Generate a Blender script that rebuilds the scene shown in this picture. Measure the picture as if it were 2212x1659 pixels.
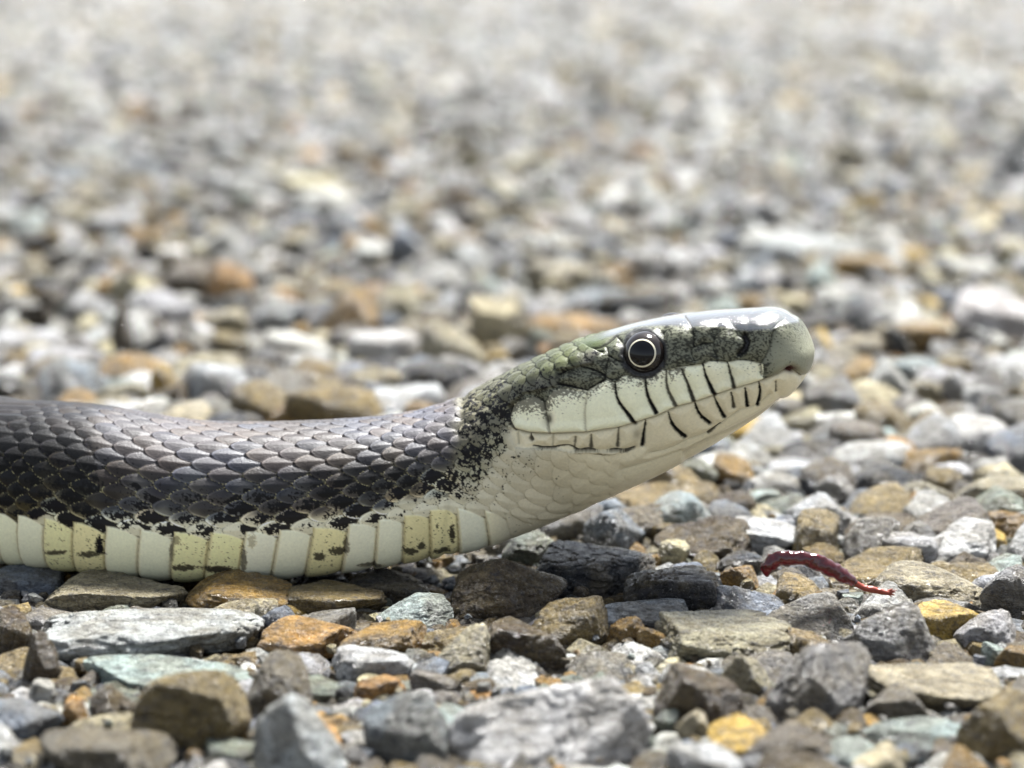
import bpy, bmesh, math
import numpy as np
from mathutils import Vector

# ------------------------------------------------------------------ scene, camera, light
for _o in list(bpy.data.objects):
    bpy.data.objects.remove(_o)
SC = bpy.context.scene
COL = SC.collection
MM = 0.001                       # everything below is measured in millimetres

# photo pixels are quoted on a 2212 x 1659 copy of the photograph
F_PX, CX, CY = 5200.0, 1106.0, 829.5
PITCH = math.atan((CY + 250.0) / F_PX)
CAM_H = 85.3
FOCUS = 289.0
cam = bpy.data.cameras.new('camera')
cam.sensor_width = 36.0
cam.lens = F_PX / 2212.0 * 36.0
cam.clip_start = 0.005
cam.clip_end = 500.0
cam.dof.use_dof = True
cam.dof.focus_distance = FOCUS * MM
cam.dof.aperture_fstop = 19.0
cam.dof.aperture_blades = 0
camo = bpy.data.objects.new('camera', cam)
COL.objects.link(camo)
camo.location = (0, 0, CAM_H * MM)
camo.rotation_euler = (math.pi / 2 - PITCH, 0, 0)
SC.camera = camo

SUN_EL, SUN_AZ = math.radians(62), math.radians(25)      # azimuth from +Y (away from camera) towards +X
world = bpy.data.worlds.new('World')
SC.world = world
world.use_nodes = True
wn, wl = world.node_tree.nodes, world.node_tree.links
wn.clear()
sky = wn.new('ShaderNodeTexSky')
sky.sky_type = 'NISHITA'
sky.sun_disc = False
sky.sun_elevation = SUN_EL
sky.sun_rotation = SUN_AZ
sky.air_density = 1.0
sky.dust_density = 2.0
sky.ozone_density = 1.0
hs = wn.new('ShaderNodeHueSaturation')
hs.inputs['Saturation'].default_value = 0.45            # overcast: nearly white cloud light
bg = wn.new('ShaderNodeBackground')
bg.inputs['Strength'].default_value = 0.06
wo = wn.new('ShaderNodeOutputWorld')
wl.new(sky.outputs[0], hs.inputs['Color'])
wl.new(hs.outputs[0], bg.inputs['Color'])
wl.new(bg.outputs[0], wo.inputs['Surface'])

sun = bpy.data.lights.new('sun', 'SUN')
sun.energy = 4.2
sun.angle = math.radians(13)
sun.color = (1.0, 0.99, 0.975)
suno = bpy.data.objects.new('sun', sun)
COL.objects.link(suno)
sdir = Vector((math.sin(SUN_AZ) * math.cos(SUN_EL), math.cos(SUN_AZ) * math.cos(SUN_EL), math.sin(SUN_EL)))
suno.rotation_euler = sdir.to_track_quat('Z', 'Y').to_euler()

vs = SC.view_settings
vs.view_transform = 'Standard'
vs.look = 'None'
vs.exposure = 2.15
vs.gamma = 1.0
vs.use_curve_mapping = False
SC.render.engine = 'CYCLES'
SC.cycles.use_denoising = True
SC.cycles.max_bounces = 6
SC.cycles.diffuse_bounces = 1

# ------------------------------------------------------------------ numeric helpers
CAM = np.array([0.0, 0.0, CAM_H])
FW = np.array([0.0, math.cos(PITCH), -math.sin(PITCH)])
UPV = np.array([0.0, math.sin(PITCH), math.cos(PITCH)])

def project(P):
    d = P - CAM
    dep = d @ FW
    return CX + F_PX * d[..., 0] / dep, CY - F_PX * (d @ UPV) / dep

def unproject(u, v, Y):
    """the point on the pixel's ray that lies at distance Y in front of the camera"""
    u, v, Y = np.broadcast_arrays(np.asarray(u, float), np.asarray(v, float), np.asarray(Y, float))
    d = ((u - CX) / F_PX)[..., None] * np.array([1.0, 0, 0]) + FW + (-(v - CY) / F_PX)[..., None] * UPV
    return CAM + d * (Y / d[..., 1])[..., None]

def ground_y(v, z=0.0):
    return (CAM_H - z) / math.tan(PITCH + math.atan((v - CY) / F_PX))

def _hash(ix, iy, iz, seed):
    h = (ix.astype(np.int64) * 374761393 + iy.astype(np.int64) * 668265263 + iz.astype(np.int64) * 2147483647 + seed * 1274126177) & 0xFFFFFFFF
    h = ((h ^ (h >> 13)) * 1274126177) & 0xFFFFFFFF
    h = ((h ^ (h >> 16)) * 2246822519) & 0xFFFFFFFF
    return ((h ^ (h >> 15)) & 0xFFFFFF) / float(0xFFFFFF)

def vnoise(p, seed=0):
    i = np.floor(p).astype(np.int64)
    f = p - i
    f = f * f * (3 - 2 * f)
    r = 0
    for dx in (0, 1):
        wx = f[..., 0] if dx else 1 - f[..., 0]
        for dy in (0, 1):
            wy = f[..., 1] if dy else 1 - f[..., 1]
            for dz in (0, 1):
                wz = f[..., 2] if dz else 1 - f[..., 2]
                r = r + wx * wy * wz * _hash(i[..., 0] + dx, i[..., 1] + dy, i[..., 2] + dz, seed)
    return r

def fbm(p, octv=4, seed=0, gain=0.5):
    a, s, t = 1.0, 0.0, 0.0
    for o in range(octv):
        s = s + a * vnoise(p * (2.03 ** o) + 17.3 * o, seed + o)
        t += a
        a *= gain
    return s / t

def sstep(a, b, x):
    t = np.clip((x - a) / (b - a), 0, 1)
    return t * t * (3 - 2 * t)

def spline(xk, yk, x):
    """natural cubic spline through the knots"""
    xk = np.asarray(xk, float)
    yk = np.asarray(yk, float)
    n = len(xk)
    h = np.diff(xk)
    A = np.zeros((n, n))
    b = np.zeros((n,) + yk.shape[1:])
    A[0, 0] = A[-1, -1] = 1
    for k in range(1, n - 1):
        A[k, k - 1], A[k, k], A[k, k + 1] = h[k - 1], 2 * (h[k - 1] + h[k]), h[k]
        b[k] = 6 * ((yk[k + 1] - yk[k]) / h[k] - (yk[k] - yk[k - 1]) / h[k - 1])
    m = np.linalg.solve(A, b)
    j = np.clip(np.searchsorted(xk, x) - 1, 0, n - 2)
    t = x - xk[j]
    hh = h[j]
    if yk.ndim > 1:
        t, hh = t[:, None], hh[:, None]
    return yk[j] + t * ((yk[j + 1] - yk[j]) / hh - hh * (2 * m[j] + m[j + 1]) / 6) + t * t * m[j] / 2 + t ** 3 * (m[j + 1] - m[j]) / (6 * hh)

def mesh_np(name, verts_mm, faces, smooth=True, col=None, rough=None, spec=None):
    """fast mesh from numpy arrays; faces is (n,3) or (n,4)"""
    me = bpy.data.meshes.new(name)
    n, k = faces.shape
    me.vertices.add(len(verts_mm))
    me.vertices.foreach_set('co', (np.asarray(verts_mm) * MM).astype(np.float32).ravel())
    me.loops.add(n * k)
    me.loops.foreach_set('vertex_index', faces.astype(np.int32).ravel())
    me.polygons.add(n)
    me.polygons.foreach_set('loop_start', np.arange(0, n * k, k, dtype=np.int32))
    me.update(calc_edges=True)
    me.polygons.foreach_set('use_smooth', np.full(n, smooth, dtype=bool))
    if col is not None:
        a = me.attributes.new('Col', 'FLOAT_COLOR', 'POINT')
        c = np.ones((len(verts_mm), 4), np.float32)
        c[:, :3] = col
        a.data.foreach_set('color', c.ravel())
    if rough is not None:
        a = me.attributes.new('Rough', 'FLOAT', 'POINT')
        a.data.foreach_set('value', np.broadcast_to(rough, (len(verts_mm),)).astype(np.float32))
    if spec is not None:
        a = me.attributes.new('Spec', 'FLOAT', 'POINT')
        a.data.foreach_set('value', np.broadcast_to(spec, (len(verts_mm),)).astype(np.float32))
    me.update()
    return me

def link(name, me, mat=None, parent=None, loc=None, label=None, cat=None, group=None, kind=None):
    o = bpy.data.objects.new(name, me)
    COL.objects.link(o)
    if mat is not None:
        me.materials.append(mat)
    if parent is not None:
        o.parent = parent
    if loc is not None:
        o.location = tuple(float(q) * MM for q in loc)
    if label:
        o['label'] = label
    if cat:
        o['category'] = cat
    if group:
        o['group'] = group
    if kind:
        o['kind'] = kind
    return o

# ------------------------------------------------------------------ materials
class NT:
    def __init__(self, name):
        self.m = bpy.data.materials.new(name)
        self.m.use_nodes = True
        self.t = self.m.node_tree
        self.t.nodes.clear()
        self.out = self.n('ShaderNodeOutputMaterial')
        self.b = self.n('ShaderNodeBsdfPrincipled')
        self.l(self.b.outputs[0], self.out.inputs['Surface'])
    def n(self, t, **k):
        x = self.t.nodes.new(t)
        for a, b in k.items():
            setattr(x, a, b)
        return x
    def l(self, a, b):
        self.t.links.new(a, b)
    def noise(self, vec, scale, detail=4, rough=0.55):
        x = self.n('ShaderNodeTexNoise')
        x.inputs['Scale'].default_value = scale
        x.inputs['Detail'].default_value = detail
        x.inputs['Roughness'].default_value = rough
        self.l(vec, x.inputs['Vector'])
        return x.outputs['Fac']
    def ramp(self, fac, a, b, lo=0.0, hi=1.0):
        x = self.n('ShaderNodeMapRange')
        x.interpolation_type = 'SMOOTHSTEP'
        for k, v in zip(('From Min', 'From Max', 'To Min', 'To Max'), (a, b, lo, hi)):
            x.inputs[k].default_value = v
        self.l(fac, x.inputs['Value'])
        return x.outputs[0]
    def mix(self, fac, a, b, mode='MIX'):
        x = self.n('ShaderNodeMix', data_type='RGBA', blend_type=mode)
        for s, v in ((x.inputs[0], fac), (x.inputs[6], a), (x.inputs[7], b)):
            if hasattr(v, 'links'):
                self.l(v, s)
            elif isinstance(v, tuple):
                s.default_value = (*v, 1)
            else:
                s.default_value = v
        return x.outputs[2]
    def math(self, op, a, b):
        x = self.n('ShaderNodeMath', operation=op)
        for s, v in ((x.inputs[0], a), (x.inputs[1], b)):
            if hasattr(v, 'links'):
                self.l(v, s)
            else:
                s.default_value = v
        return x.outputs[0]
    def bump(self, height, strength, dist, prev=None):
        x = self.n('ShaderNodeBump')
        x.inputs['Strength'].default_value = strength
        x.inputs['Distance'].default_value = dist
        self.l(height, x.inputs['Height'])
        if prev is not None:
            self.l(prev, x.inputs['Normal'])
        return x.outputs[0]

def stone_material():
    k = NT('wet_crushed_stone')
    tc = k.n('ShaderNodeTexCoord')
    oi = k.n('ShaderNodeObjectInfo')
    sc = k.n('ShaderNodeVectorMath', operation='SCALE')
    sc.inputs['Scale'].default_value = 1000.0
    k.l(tc.outputs['Object'], sc.inputs[0])
    rn = k.n('ShaderNodeMath', operation='MULTIPLY')
    k.l(oi.outputs['Random'], rn.inputs[0])
    rn.inputs[1].default_value = 311.0
    off = k.n('ShaderNodeCombineXYZ')
    k.l(rn.outputs[0], off.inputs[0])
    k.l(rn.outputs[0], off.inputs[2])
    ad = k.n('ShaderNodeVectorMath', operation='ADD')
    k.l(sc.outputs[0], ad.inputs[0])
    k.l(off.outputs[0], ad.inputs[1])
    P = ad.outputs[0]
    st = k.n('ShaderNodeMapping')
    st.inputs['Scale'].default_value = (0.5, 0.8, 2.2)
    st.inputs['Rotation'].default_value = (0.25, 0.3, 0.2)
    k.l(P, st.inputs['Vector'])
    at = k.n('ShaderNodeAttribute', attribute_name='Col')
    blot = k.noise(P, 0.22, 5, 0.6)
    mid = k.noise(P, 0.9, 6, 0.65)
    fine = k.noise(P, 2.4, 5, 0.75)
    strk = k.noise(st.outputs[0], 0.7, 6, 0.65)
    c = at.outputs['Color']
    c = k.mix(k.ramp(blot, 0.40, 0.58, 0.0, 0.85), c, k.mix(0.55, c, (0.12, 0.095, 0.05)))
    c = k.mix(1.0, c, k.mix(k.ramp(strk, 0.38, 0.62), (0.68, 0.67, 0.66), (1.25, 1.25, 1.24)), 'MULTIPLY')
    c = k.mix(k.ramp(mid, 0.54, 0.64, 0.0, 0.72), c, k.mix(0.82, c, (0.03, 0.03, 0.035)))
    c = k.mix(k.ramp(fine, 0.53, 0.62, 0.0, 0.6), c, k.mix(0.8, c, (0.03, 0.03, 0.035)))
    c = k.mix(k.ramp(fine, 0.44, 0.34, 0.0, 0.5), c, k.mix(0.5, c, (0.62, 0.6, 0.56)))
    k.l(c, k.b.inputs['Base Color'])
    k.l(k.ramp(mid, 0.38, 0.6, 0.10, 0.42), k.b.inputs['Roughness'])
    k.b.inputs['Specular IOR Level'].default_value = 0.3
    h = k.math('ADD', k.math('MULTIPLY', mid, 1.0), k.math('MULTIPLY', fine, 0.45))
    h = k.math('ADD', h, k.math('MULTIPLY', strk, 0.7))
    k.l(k.bump(h, 1.0, 0.0011), k.b.inputs['Normal'])
    return k.m

def ground_material():
    k = NT('gravel_fines')
    tc = k.n('ShaderNodeTexCoord')
    sc = k.n('ShaderNodeVectorMath', operation='SCALE')
    sc.inputs['Scale'].default_value = 1000.0
    k.l(tc.outputs['Object'], sc.inputs[0])
    P = sc.outputs[0]
    vo = k.n('ShaderNodeTexVoronoi')
    vo.inputs['Scale'].default_value = 0.11
    k.l(P, vo.inputs['Vector'])
    fine = k.noise(P, 0.6, 5, 0.6)
    hsv = k.n('ShaderNodeHueSaturation')
    hsv.inputs['Saturation'].default_value = 0.2
    k.l(vo.outputs['Color'], hsv.inputs['Color'])
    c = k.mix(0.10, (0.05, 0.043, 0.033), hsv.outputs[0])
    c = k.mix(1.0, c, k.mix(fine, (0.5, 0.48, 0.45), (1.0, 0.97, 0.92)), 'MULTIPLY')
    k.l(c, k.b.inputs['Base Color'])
    k.b.inputs['Roughness'].default_value = 0.6
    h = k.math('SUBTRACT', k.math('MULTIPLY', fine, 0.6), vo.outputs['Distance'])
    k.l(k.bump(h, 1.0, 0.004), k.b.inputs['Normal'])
    return k.m

def skin_material():
    k = NT('snake_skin')
    tc = k.n('ShaderNodeTexCoord')
    sc = k.n('ShaderNodeVectorMath', operation='SCALE')
    sc.inputs['Scale'].default_value = 1000.0
    k.l(tc.outputs['Object'], sc.inputs[0])
    at = k.n('ShaderNodeAttribute', attribute_name='Col')
    ro = k.n('ShaderNodeAttribute', attribute_name='Rough')
    n1 = k.noise(sc.outputs[0], 3.0, 4, 0.6)
    c = k.mix(1.0, at.outputs['Color'], k.mix(n1, (0.82, 0.82, 0.82), (1.16, 1.15, 1.13)), 'MULTIPLY')
    k.l(c, k.b.inputs['Base Color'])
    k.l(ro.outputs['Fac'], k.b.inputs['Roughness'])
    sp = k.n('ShaderNodeAttribute', attribute_name='Spec')
    k.l(sp.outputs['Fac'], k.b.inputs['Specular IOR Level'])
    co = k.n('ShaderNodeAttribute', attribute_name='Wet')
    k.l(co.outputs['Fac'], k.b.inputs['Coat Weight'])
    k.b.inputs['Coat Roughness'].default_value = 0.06
    k.b.inputs['Coat IOR'].default_value = 2.3
    n2 = k.noise(sc.outputs[0], 9.0, 3, 0.6)
    k.l(k.bump(k.math('ADD', n1, k.math('MULTIPLY', n2, 0.5)), 0.45, 0.00014), k.b.inputs['Normal'])
    return k.m

def simple(name, rgb, rough=0.5, **kw):
    k = NT(name)
    tc = k.n('ShaderNodeTexCoord')
    n1 = k.noise(tc.outputs['Object'], kw.pop('scale', 1500.0), 3)
    c = k.mix(n1, tuple(q * 0.75 for q in rgb), tuple(min(1, q * 1.25) for q in rgb))
    k.l(c, k.b.inputs['Base Color'])
    k.b.inputs['Roughness'].default_value = rough
    for a, b in kw.items():
        k.b.inputs[a.replace('_', ' ')].default_value = b
    return k.m

M_STONE = stone_material()
M_GROUND = ground_material()
M_SKIN = skin_material()

# ------------------------------------------------------------------ ground sheet
gz = -6.0
R = 120000.0
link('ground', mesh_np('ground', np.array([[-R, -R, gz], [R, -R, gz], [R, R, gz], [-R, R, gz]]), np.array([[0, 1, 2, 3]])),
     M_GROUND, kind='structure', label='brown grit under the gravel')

# ------------------------------------------------------------------ stones
ICO = {}
def ico(level):
    if level not in ICO:
        bm = bmesh.new()
        bmesh.ops.create_icosphere(bm, subdivisions=level, radius=1.0)
        bm.verts.ensure_lookup_table()
        v = np.array([x.co[:] for x in bm.verts])
        f = np.array([[q.index for q in p.verts] for p in bm.faces])
        bm.free()
        ICO[level] = (v / np.linalg.norm(v, axis=1, keepdims=True), f)
    return ICO[level]

def stone_shape(rng, level, W, D, H, planes=11, sharp=18.0, bumpy=0.05, shape='block'):
    """rounded random polytope that fills the box W x D x H, centred on the origin"""
    d, f = ico(level)
    nr = rng.normal(size=(planes, 3))
    nr /= np.linalg.norm(nr, axis=1, keepdims=True)
    of = rng.uniform(0.62, 1.0, planes)
    extra = {'slab': [((0.08, -0.1, 1), 0.42), ((0, 0, -1), 0.5)],
             'block': [((0.15, -0.2, 1), 0.7), ((-0.1, -1, 0.1), 0.75), ((0, 0, -1), 0.7)],
             'wedge': [((0.6, -0.3, 0.75), 0.6), ((-0.7, -0.4, 0.6), 0.62), ((0, 0, -1), 0.6)],
             'lean': [((-0.45, -0.35, 0.8), 0.55), ((0.9, -0.2, 0.2), 0.7), ((0, 0, -1), 0.6)],
             'face': [((0.05, -0.72, 0.7), 0.5), ((0.8, -0.4, 0.1), 0.72), ((0, 0, -1), 0.6)],
             'round': [((0, 0, -1), 0.8)]}[shape]
    for n0, o0 in extra:
        n0 = np.array(n0, float) + rng.normal(size=3) * 0.08
        nr = np.vstack([nr, n0 / np.linalg.norm(n0)])
        of = np.append(of, o0)
    dots = np.maximum(d @ nr.T, 1e-6) / of
    r = (dots ** sharp).sum(1) ** (-1.0 / sharp)
    r = np.minimum(r, 1.6)
    if level >= 2:                                    # knocked-off corners and chipped edges
        nch = 26 if level >= 4 else 14
        p0 = d * r[:, None]
        cn = rng.normal(size=(nch, 3))
        cn /= np.linalg.norm(cn, axis=1, keepdims=True)
        co = (p0 @ cn.T).max(0) * rng.uniform(0.80, 0.97, nch)
        dots = np.column_stack([1 / r, np.maximum(d @ cn.T, 1e-6) / co])
        r = (dots ** 34.0).sum(1) ** (-1.0 / 34.0)
    sd = int(rng.integers(1 << 20))
    if level >= 3:
        r = r * (1 + bumpy * 2 * (fbm(d * 2.2 + sd % 97, 3, sd) - 0.5) + bumpy * 1.2 * (fbm(d * 7.0 + sd % 31, 4, sd + 9, 0.65) - 0.5))
        ridg = np.abs(fbm(d * 3.0 + sd % 53, 3, sd + 5) - 0.5)
        r = r * (1 - bumpy * 1.1 * np.exp(-(ridg / 0.03) ** 2))
    else:
        r = r * (1 + bumpy * 2 * (vnoise(d * 2.5 + sd % 97, sd) - 0.5))
    p = d * r[:, None]
    lo, hi = p.min(0), p.max(0)
    p = (p - (lo + hi) / 2) / (hi - lo) * np.array([W, D, H])
    return p, f

PAL = {  # real-world stone colours (wet)
    'pale grey': (0.36, 0.365, 0.36), 'white': (0.50, 0.50, 0.475), 'blue-grey': (0.15, 0.172, 0.20), 'grey': (0.16, 0.157, 0.145),
    'beige': (0.265, 0.235, 0.155), 'tan': (0.175, 0.13, 0.056), 'brown': (0.062, 0.045, 0.025), 'ochre': (0.25, 0.152, 0.045),
    'orange': (0.33, 0.18, 0.055), 'dark': (0.010, 0.011, 0.012), 'green-grey': (0.15, 0.172, 0.142), 'mint': (0.26, 0.31, 0.29),
    'slate': (0.032, 0.036, 0.041), 'yellow': (0.44, 0.30, 0.075), 'mauve': (0.115, 0.10, 0.078), 'cream': (0.46, 0.41, 0.26)}

def jitter(rng, c, a=0.12):
    c = np.array(c) * (1 + rng.normal() * a)
    return np.clip(c * (1 + rng.normal(size=3) * np.array([0.015, 0.01, 0.03])), 0.015, 0.72)

# hand-placed stones: (u0, v0, u1, v1, colour, shape, label[, lift mm])
HAND = [
 (100,1228,410,1322,'beige','slab','long flat beige slab with a brown edge wedged under the snake belly'),
 (-20,1214,137,1275,'blue-grey','block','blue-black stone with white flecks under the snake beside the long beige slab'),
 (403,1226,630,1330,'ochre','block','rounded ochre-brown stone with a dark blotch touching the pale belly scales'),
 (618,1250,836,1328,'tan','round','smooth olive-tan oval stone lying between the ochre stone and the mint stone'),
 (60,1293,566,1432,'pale grey','slab','big pale grey-white slab with a dark end in front of the beige slab'),
 (178,1412,566,1490,'mint','slab','long thin pale blue-green slab under the big grey-white slab'),
 (292,1423,540,1622,'tan','block','large chunky tan rock standing in front of the pale blue-green slab'),
 (46,1362,128,1472,'brown','wedge','upright grey-brown shard at the end of the big grey-white slab'),
 (192,1477,290,1543,'brown','wedge','small brown pyramid stone beside the large tan rock'),
 (132,1500,192,1550,'orange','round','small orange pebble next to the brown pyramid stone'),
 (63,1468,121,1515,'white','block','small white angular stone below the upright brown shard'),
 (82,1548,378,1690,'mauve','slab','blurred lavender-grey slab with a dark brown front face'),
 (-30,1500,132,1592,'blue-grey','block','blurred blue-grey stone beside the small orange pebble'),
 (560,1324,770,1415,'orange','slab','flat orange-ochre slab below the olive-tan oval stone'),
 (735,1332,918,1418,'ochre','slab','ochre slab with a white fleck below the mint stone'),
 (533,1405,680,1552,'mauve','block','brown-grey rock in front of the flat orange-ochre slab'),
 (545,1482,760,1690,'pale grey','wedge','blurred pale grey jagged rock beside the large tan rock'),
 (440,1588,565,1644,'green-grey','block','small grey-green stone at the foot of the large tan rock'),
 (-25,1312,76,1408,'brown','block','orange-brown stone at the far end of the big grey-white slab'),
 (812,1277,985,1360,'mint','round','mint green stone with black crystals below the dark boulder'),
 (972,1196,1225,1340,'brown','wedge','dark olive-brown boulder under the raised neck'),
 (750,1228,940,1300,'dark','block','black stone in place of the dark shadow gap under the snake belly'),  # coloured black to stand for the shaded gap below the belly
 (1138,1160,1416,1281,'slate','block','dark slate-grey boulder below the throat'),  # dark base colours for the stones below neck and throat
 (1347,1214,1548,1320,'dark','block','black block beside the slate-grey boulder'),
 (1080,1136,1205,1210,'green-grey','block','smooth grey-green block under the throat behind the dark boulders'),
 (1260,1281,1492,1362,'blue-grey','lean','sparkling blue-grey slab sloping in front of the black block'),
 (1311,1327,1391,1393,'ochre','round','small glossy ochre pebble at the foot of the blue-grey slab'),
 (1375,1352,1440,1400,'ochre','block','small ochre chip beside the glossy ochre pebble'),
 (1148,1284,1318,1396,'tan','lean','tan wedge-shaped stone leaning between dark boulder and blue-grey slab'),
 (1048,1331,1220,1440,'brown','block','purplish-brown rock in front of the tan wedge-shaped stone'),
 (1046,1378,1158,1446,'pale grey','wedge','small black and white stone in front of the purplish-brown rock'),
 (922,1343,1064,1450,'beige','lean','flat brownish-grey stone beside the purplish-brown rock'),
 (712,1388,892,1468,'pale grey','slab','speckled white-grey slab in front of the ochre slab'),
 (970,1440,1408,1662,'white','face','largest pale blue-grey rock with a broad flat face'),
 (785,1482,985,1642,'blue-grey','lean','grey-blue wedge rock with a tan pebble before it'),
 (808,1546,880,1618,'tan','block','tan pebble in front of the grey-blue wedge rock'),
 (762,1450,880,1504,'orange','round','orange stone behind the grey-blue wedge rock'),
 (886,1438,984,1498,'grey','block','grey-tan stone touching the largest pale blue-grey rock'),
 (1412,1532,1464,1580,'green-grey','round','round pale green pebble beside the largest pale blue-grey rock'),
 (1456,1528,1530,1592,'cream','round','cream yellow pebble next to the round pale green pebble'),
 (1416,1110,1634,1216,'brown','lean','brown angular block behind the black block'),
 (1538,1108,1735,1192,'pale grey','block','rough white-grey rock behind the red stalk'),
 (1416,1162,1488,1220,'cream','block','cream-orange pebble behind the black block'),
 (1490,1188,1560,1228,'tan','round','small tan pebble beside the cream-orange pebble'),
 (1556,1218,1640,1268,'ochre','round','small orange-tan stone under the tip of the red stalk'),
 (1626,1268,1848,1380,'grey','round','rounded pale green-grey stone with a black end below the red stalk'),
 (1838,1286,2032,1424,'grey','lean','grey-brown rock that the red stalk lies across'),
 (1964,1296,2124,1378,'yellow','slab','bright yellow-ochre pebble beside the grey-brown rock'),
 (1792,1165,2014,1250,'tan','lean','tan slab behind the red stalk'),
 (1820,1104,2014,1174,'brown','block','brown and white rock behind the tan slab'),
 (1968,1115,2154,1206,'white','lean','white granular slab sloping behind the grey-beige rock'),
 (1885,1200,2122,1314,'beige','block','grey-beige rock at the frayed end of the red stalk'),
 (2110,1210,2260,1330,'grey','block','grey and black rock beside the grey-beige rock'),
 (1417,1312,1718,1428,'beige','slab','large tan-grey slab with black blotches below the blue-grey slab'),
 (1414,1416,1625,1580,'brown','block','brown rock with a black side in front of the large tan-grey slab'),
 (1560,1410,1670,1500,'beige','wedge','beige triangular stone behind the brown rock'),
 (1648,1370,1884,1552,'grey','wedge','grey pyramid rock with a dark blue foot'),
 (1862,1416,2160,1534,'beige','slab','wide beige slab below the yellow-ochre pebble'),
 (1866,1472,1998,1552,'mauve','block','brown stone leaning on the wide beige slab'),
 (2062,1486,2250,1642,'tan','wedge','large blurred tan-ochre rock beside the wide beige slab'),
 (1605,1546,1800,1646,'mauve','block','blurred grey-brown rock below the grey pyramid rock'),
 (1858,1546,2104,1612,'mint','slab','pale green-grey slab in front of the brown leaning stone'),
 (2116,1382,2186,1428,'mint','block','small mint-blue stone behind the wide beige slab'),
 (2148,1386,2240,1448,'ochre','block','reddish-tan stone beside the small mint-blue stone'),
 (2060,1310,2200,1400,'pale grey','block','pale grey stone behind the small mint-blue stone'),
 (1620,1610,1830,1720,'brown','slab','blurred brown slab below the grey-brown rock'),
 (1440,1590,1600,1700,'pale grey','block','blurred white-grey stone below the cream yellow pebble'),
 (2020,1600,2140,1690,'ochre','round','blurred orange-tan pebble in front of the pale green-grey slab'),
 (1840,1600,1960,1690,'cream','round','blurred cream pebble in front of the pale green-grey slab'),
 # behind the snake, out of focus
 (325,786,392,880,'yellow','round','golden egg-shaped pebble standing behind the snake back',3),
 (243,664,287,768,'brown','wedge','thin brown upright shard in the blurred gravel behind the snake',2),
 (683,624,822,722,'ochre','wedge','blurred tan triangular block behind the snake back',2),
 (566,708,722,786,'white','slab','blurred bright white slab in front of the tan triangular block'),
 (508,770,604,826,'mauve','round','blurred grey-brown pebble beside a black stone behind the snake'),
 (405,764,505,818,'dark','block','blurred black stone beside the grey-brown pebble behind the snake'),
 (772,826,960,905,'white','slab','bright white slab directly behind the neck'),
 (748,790,834,856,'beige','round','blurred tan pebble behind the white slab at the neck'),
 (836,490,930,590,'blue-grey','block','blurred dark blue-grey stone far behind the snake'),
 (26,764,164,848,'mauve','block','blurred pale brown block behind the snake near a blue-white slab'),
 (-20,704,154,772,'pale grey','slab','blurred blue-white slab above the pale brown block'),
 (288,620,420,706,'pale grey','block','blurred pale grey block beside the thin brown shard'),
 (606,380,740,436,'cream','block','blurred bright cream stone far out in the gravel'),
 (748,714,904,780,'white','slab','blurred white stone beside the tan triangular block'),
 (438,664,544,726,'beige','round','blurred beige stone behind the grey-brown pebble'),
 (308,856,436,912,'pale grey','slab','pale stone directly behind the snake back below the golden pebble'),
 (1134,560,1290,632,'beige','slab','blurred tan and white stone behind the head'),
 (1212,626,1350,672,'blue-grey','slab','blurred blue stone just above the snake head'),
 (1728,810,1880,922,'grey','block','blurred grey block in front of the snout'),
 (1862,775,1980,882,'pale grey','block','blurred pale square block beside the grey block by the snout'),
 (1894,694,2046,762,'ochre','slab','blurred tan slab with a dark underside ahead of the snout'),
 (1800,720,1905,792,'beige','round','blurred beige stone ahead of the snout tip'),
 (2052,618,2260,726,'white','slab','blurred large white rock far out beyond the snout'),
 (2106,764,2250,834,'pale grey','slab','blurred pale flat stone below the large white rock'),
 (1788,548,1930,602,'ochre','slab','blurred tan-orange stone behind the head above the tan slab'),
 (2042,560,2156,600,'white','slab','blurred white flat stone over a dark gap'),
 (1592,504,1860,578,'pale grey','slab','blurred wide pale slab behind the head'),
 (1308,1034,1560,1116,'tan','slab','flat tan stone beneath the chin'),
 (1534,980,1630,1058,'ochre','block','orange-brown stone beneath the jaw tip'),
 (1654,984,1886,1042,'pale grey','slab','white-grey flat stone beyond the orange-brown stone'),
 (1454,990,1550,1064,'green-grey','block','grey-green stone between chin and orange-brown stone'),
 (1788,908,1910,992,'mauve','block','blurred purplish-brown stone in front of the chin'),
 (1884,924,1950,966,'mint','round','small mint-blue pebble out in front of the chin'),
 (1952,884,2074,966,'tan','block','blurred tan rounded rock near the small mint-blue pebble'),
 (2038,1020,2230,1112,'beige','slab','beige slab with a rusty edge out in front of the head'),
 (1952,1064,2010,1112,'orange','block','small bright orange stone beside the beige slab'),
 (1274,1080,1440,1168,'mauve','lean','pinkish-grey stone under the throat behind the slate-grey boulder'),
]

placed = []          # (x, y, r, top_z) footprints of stones that already stand

def add_stone(name, P, F, centre, col, label, group=None, smooth=True):
    me = mesh_np(name, P, F, smooth=smooth, col=col)
    return link(name, me, M_STONE, loc=centre, label=label, cat='stone', group=group)

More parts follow.
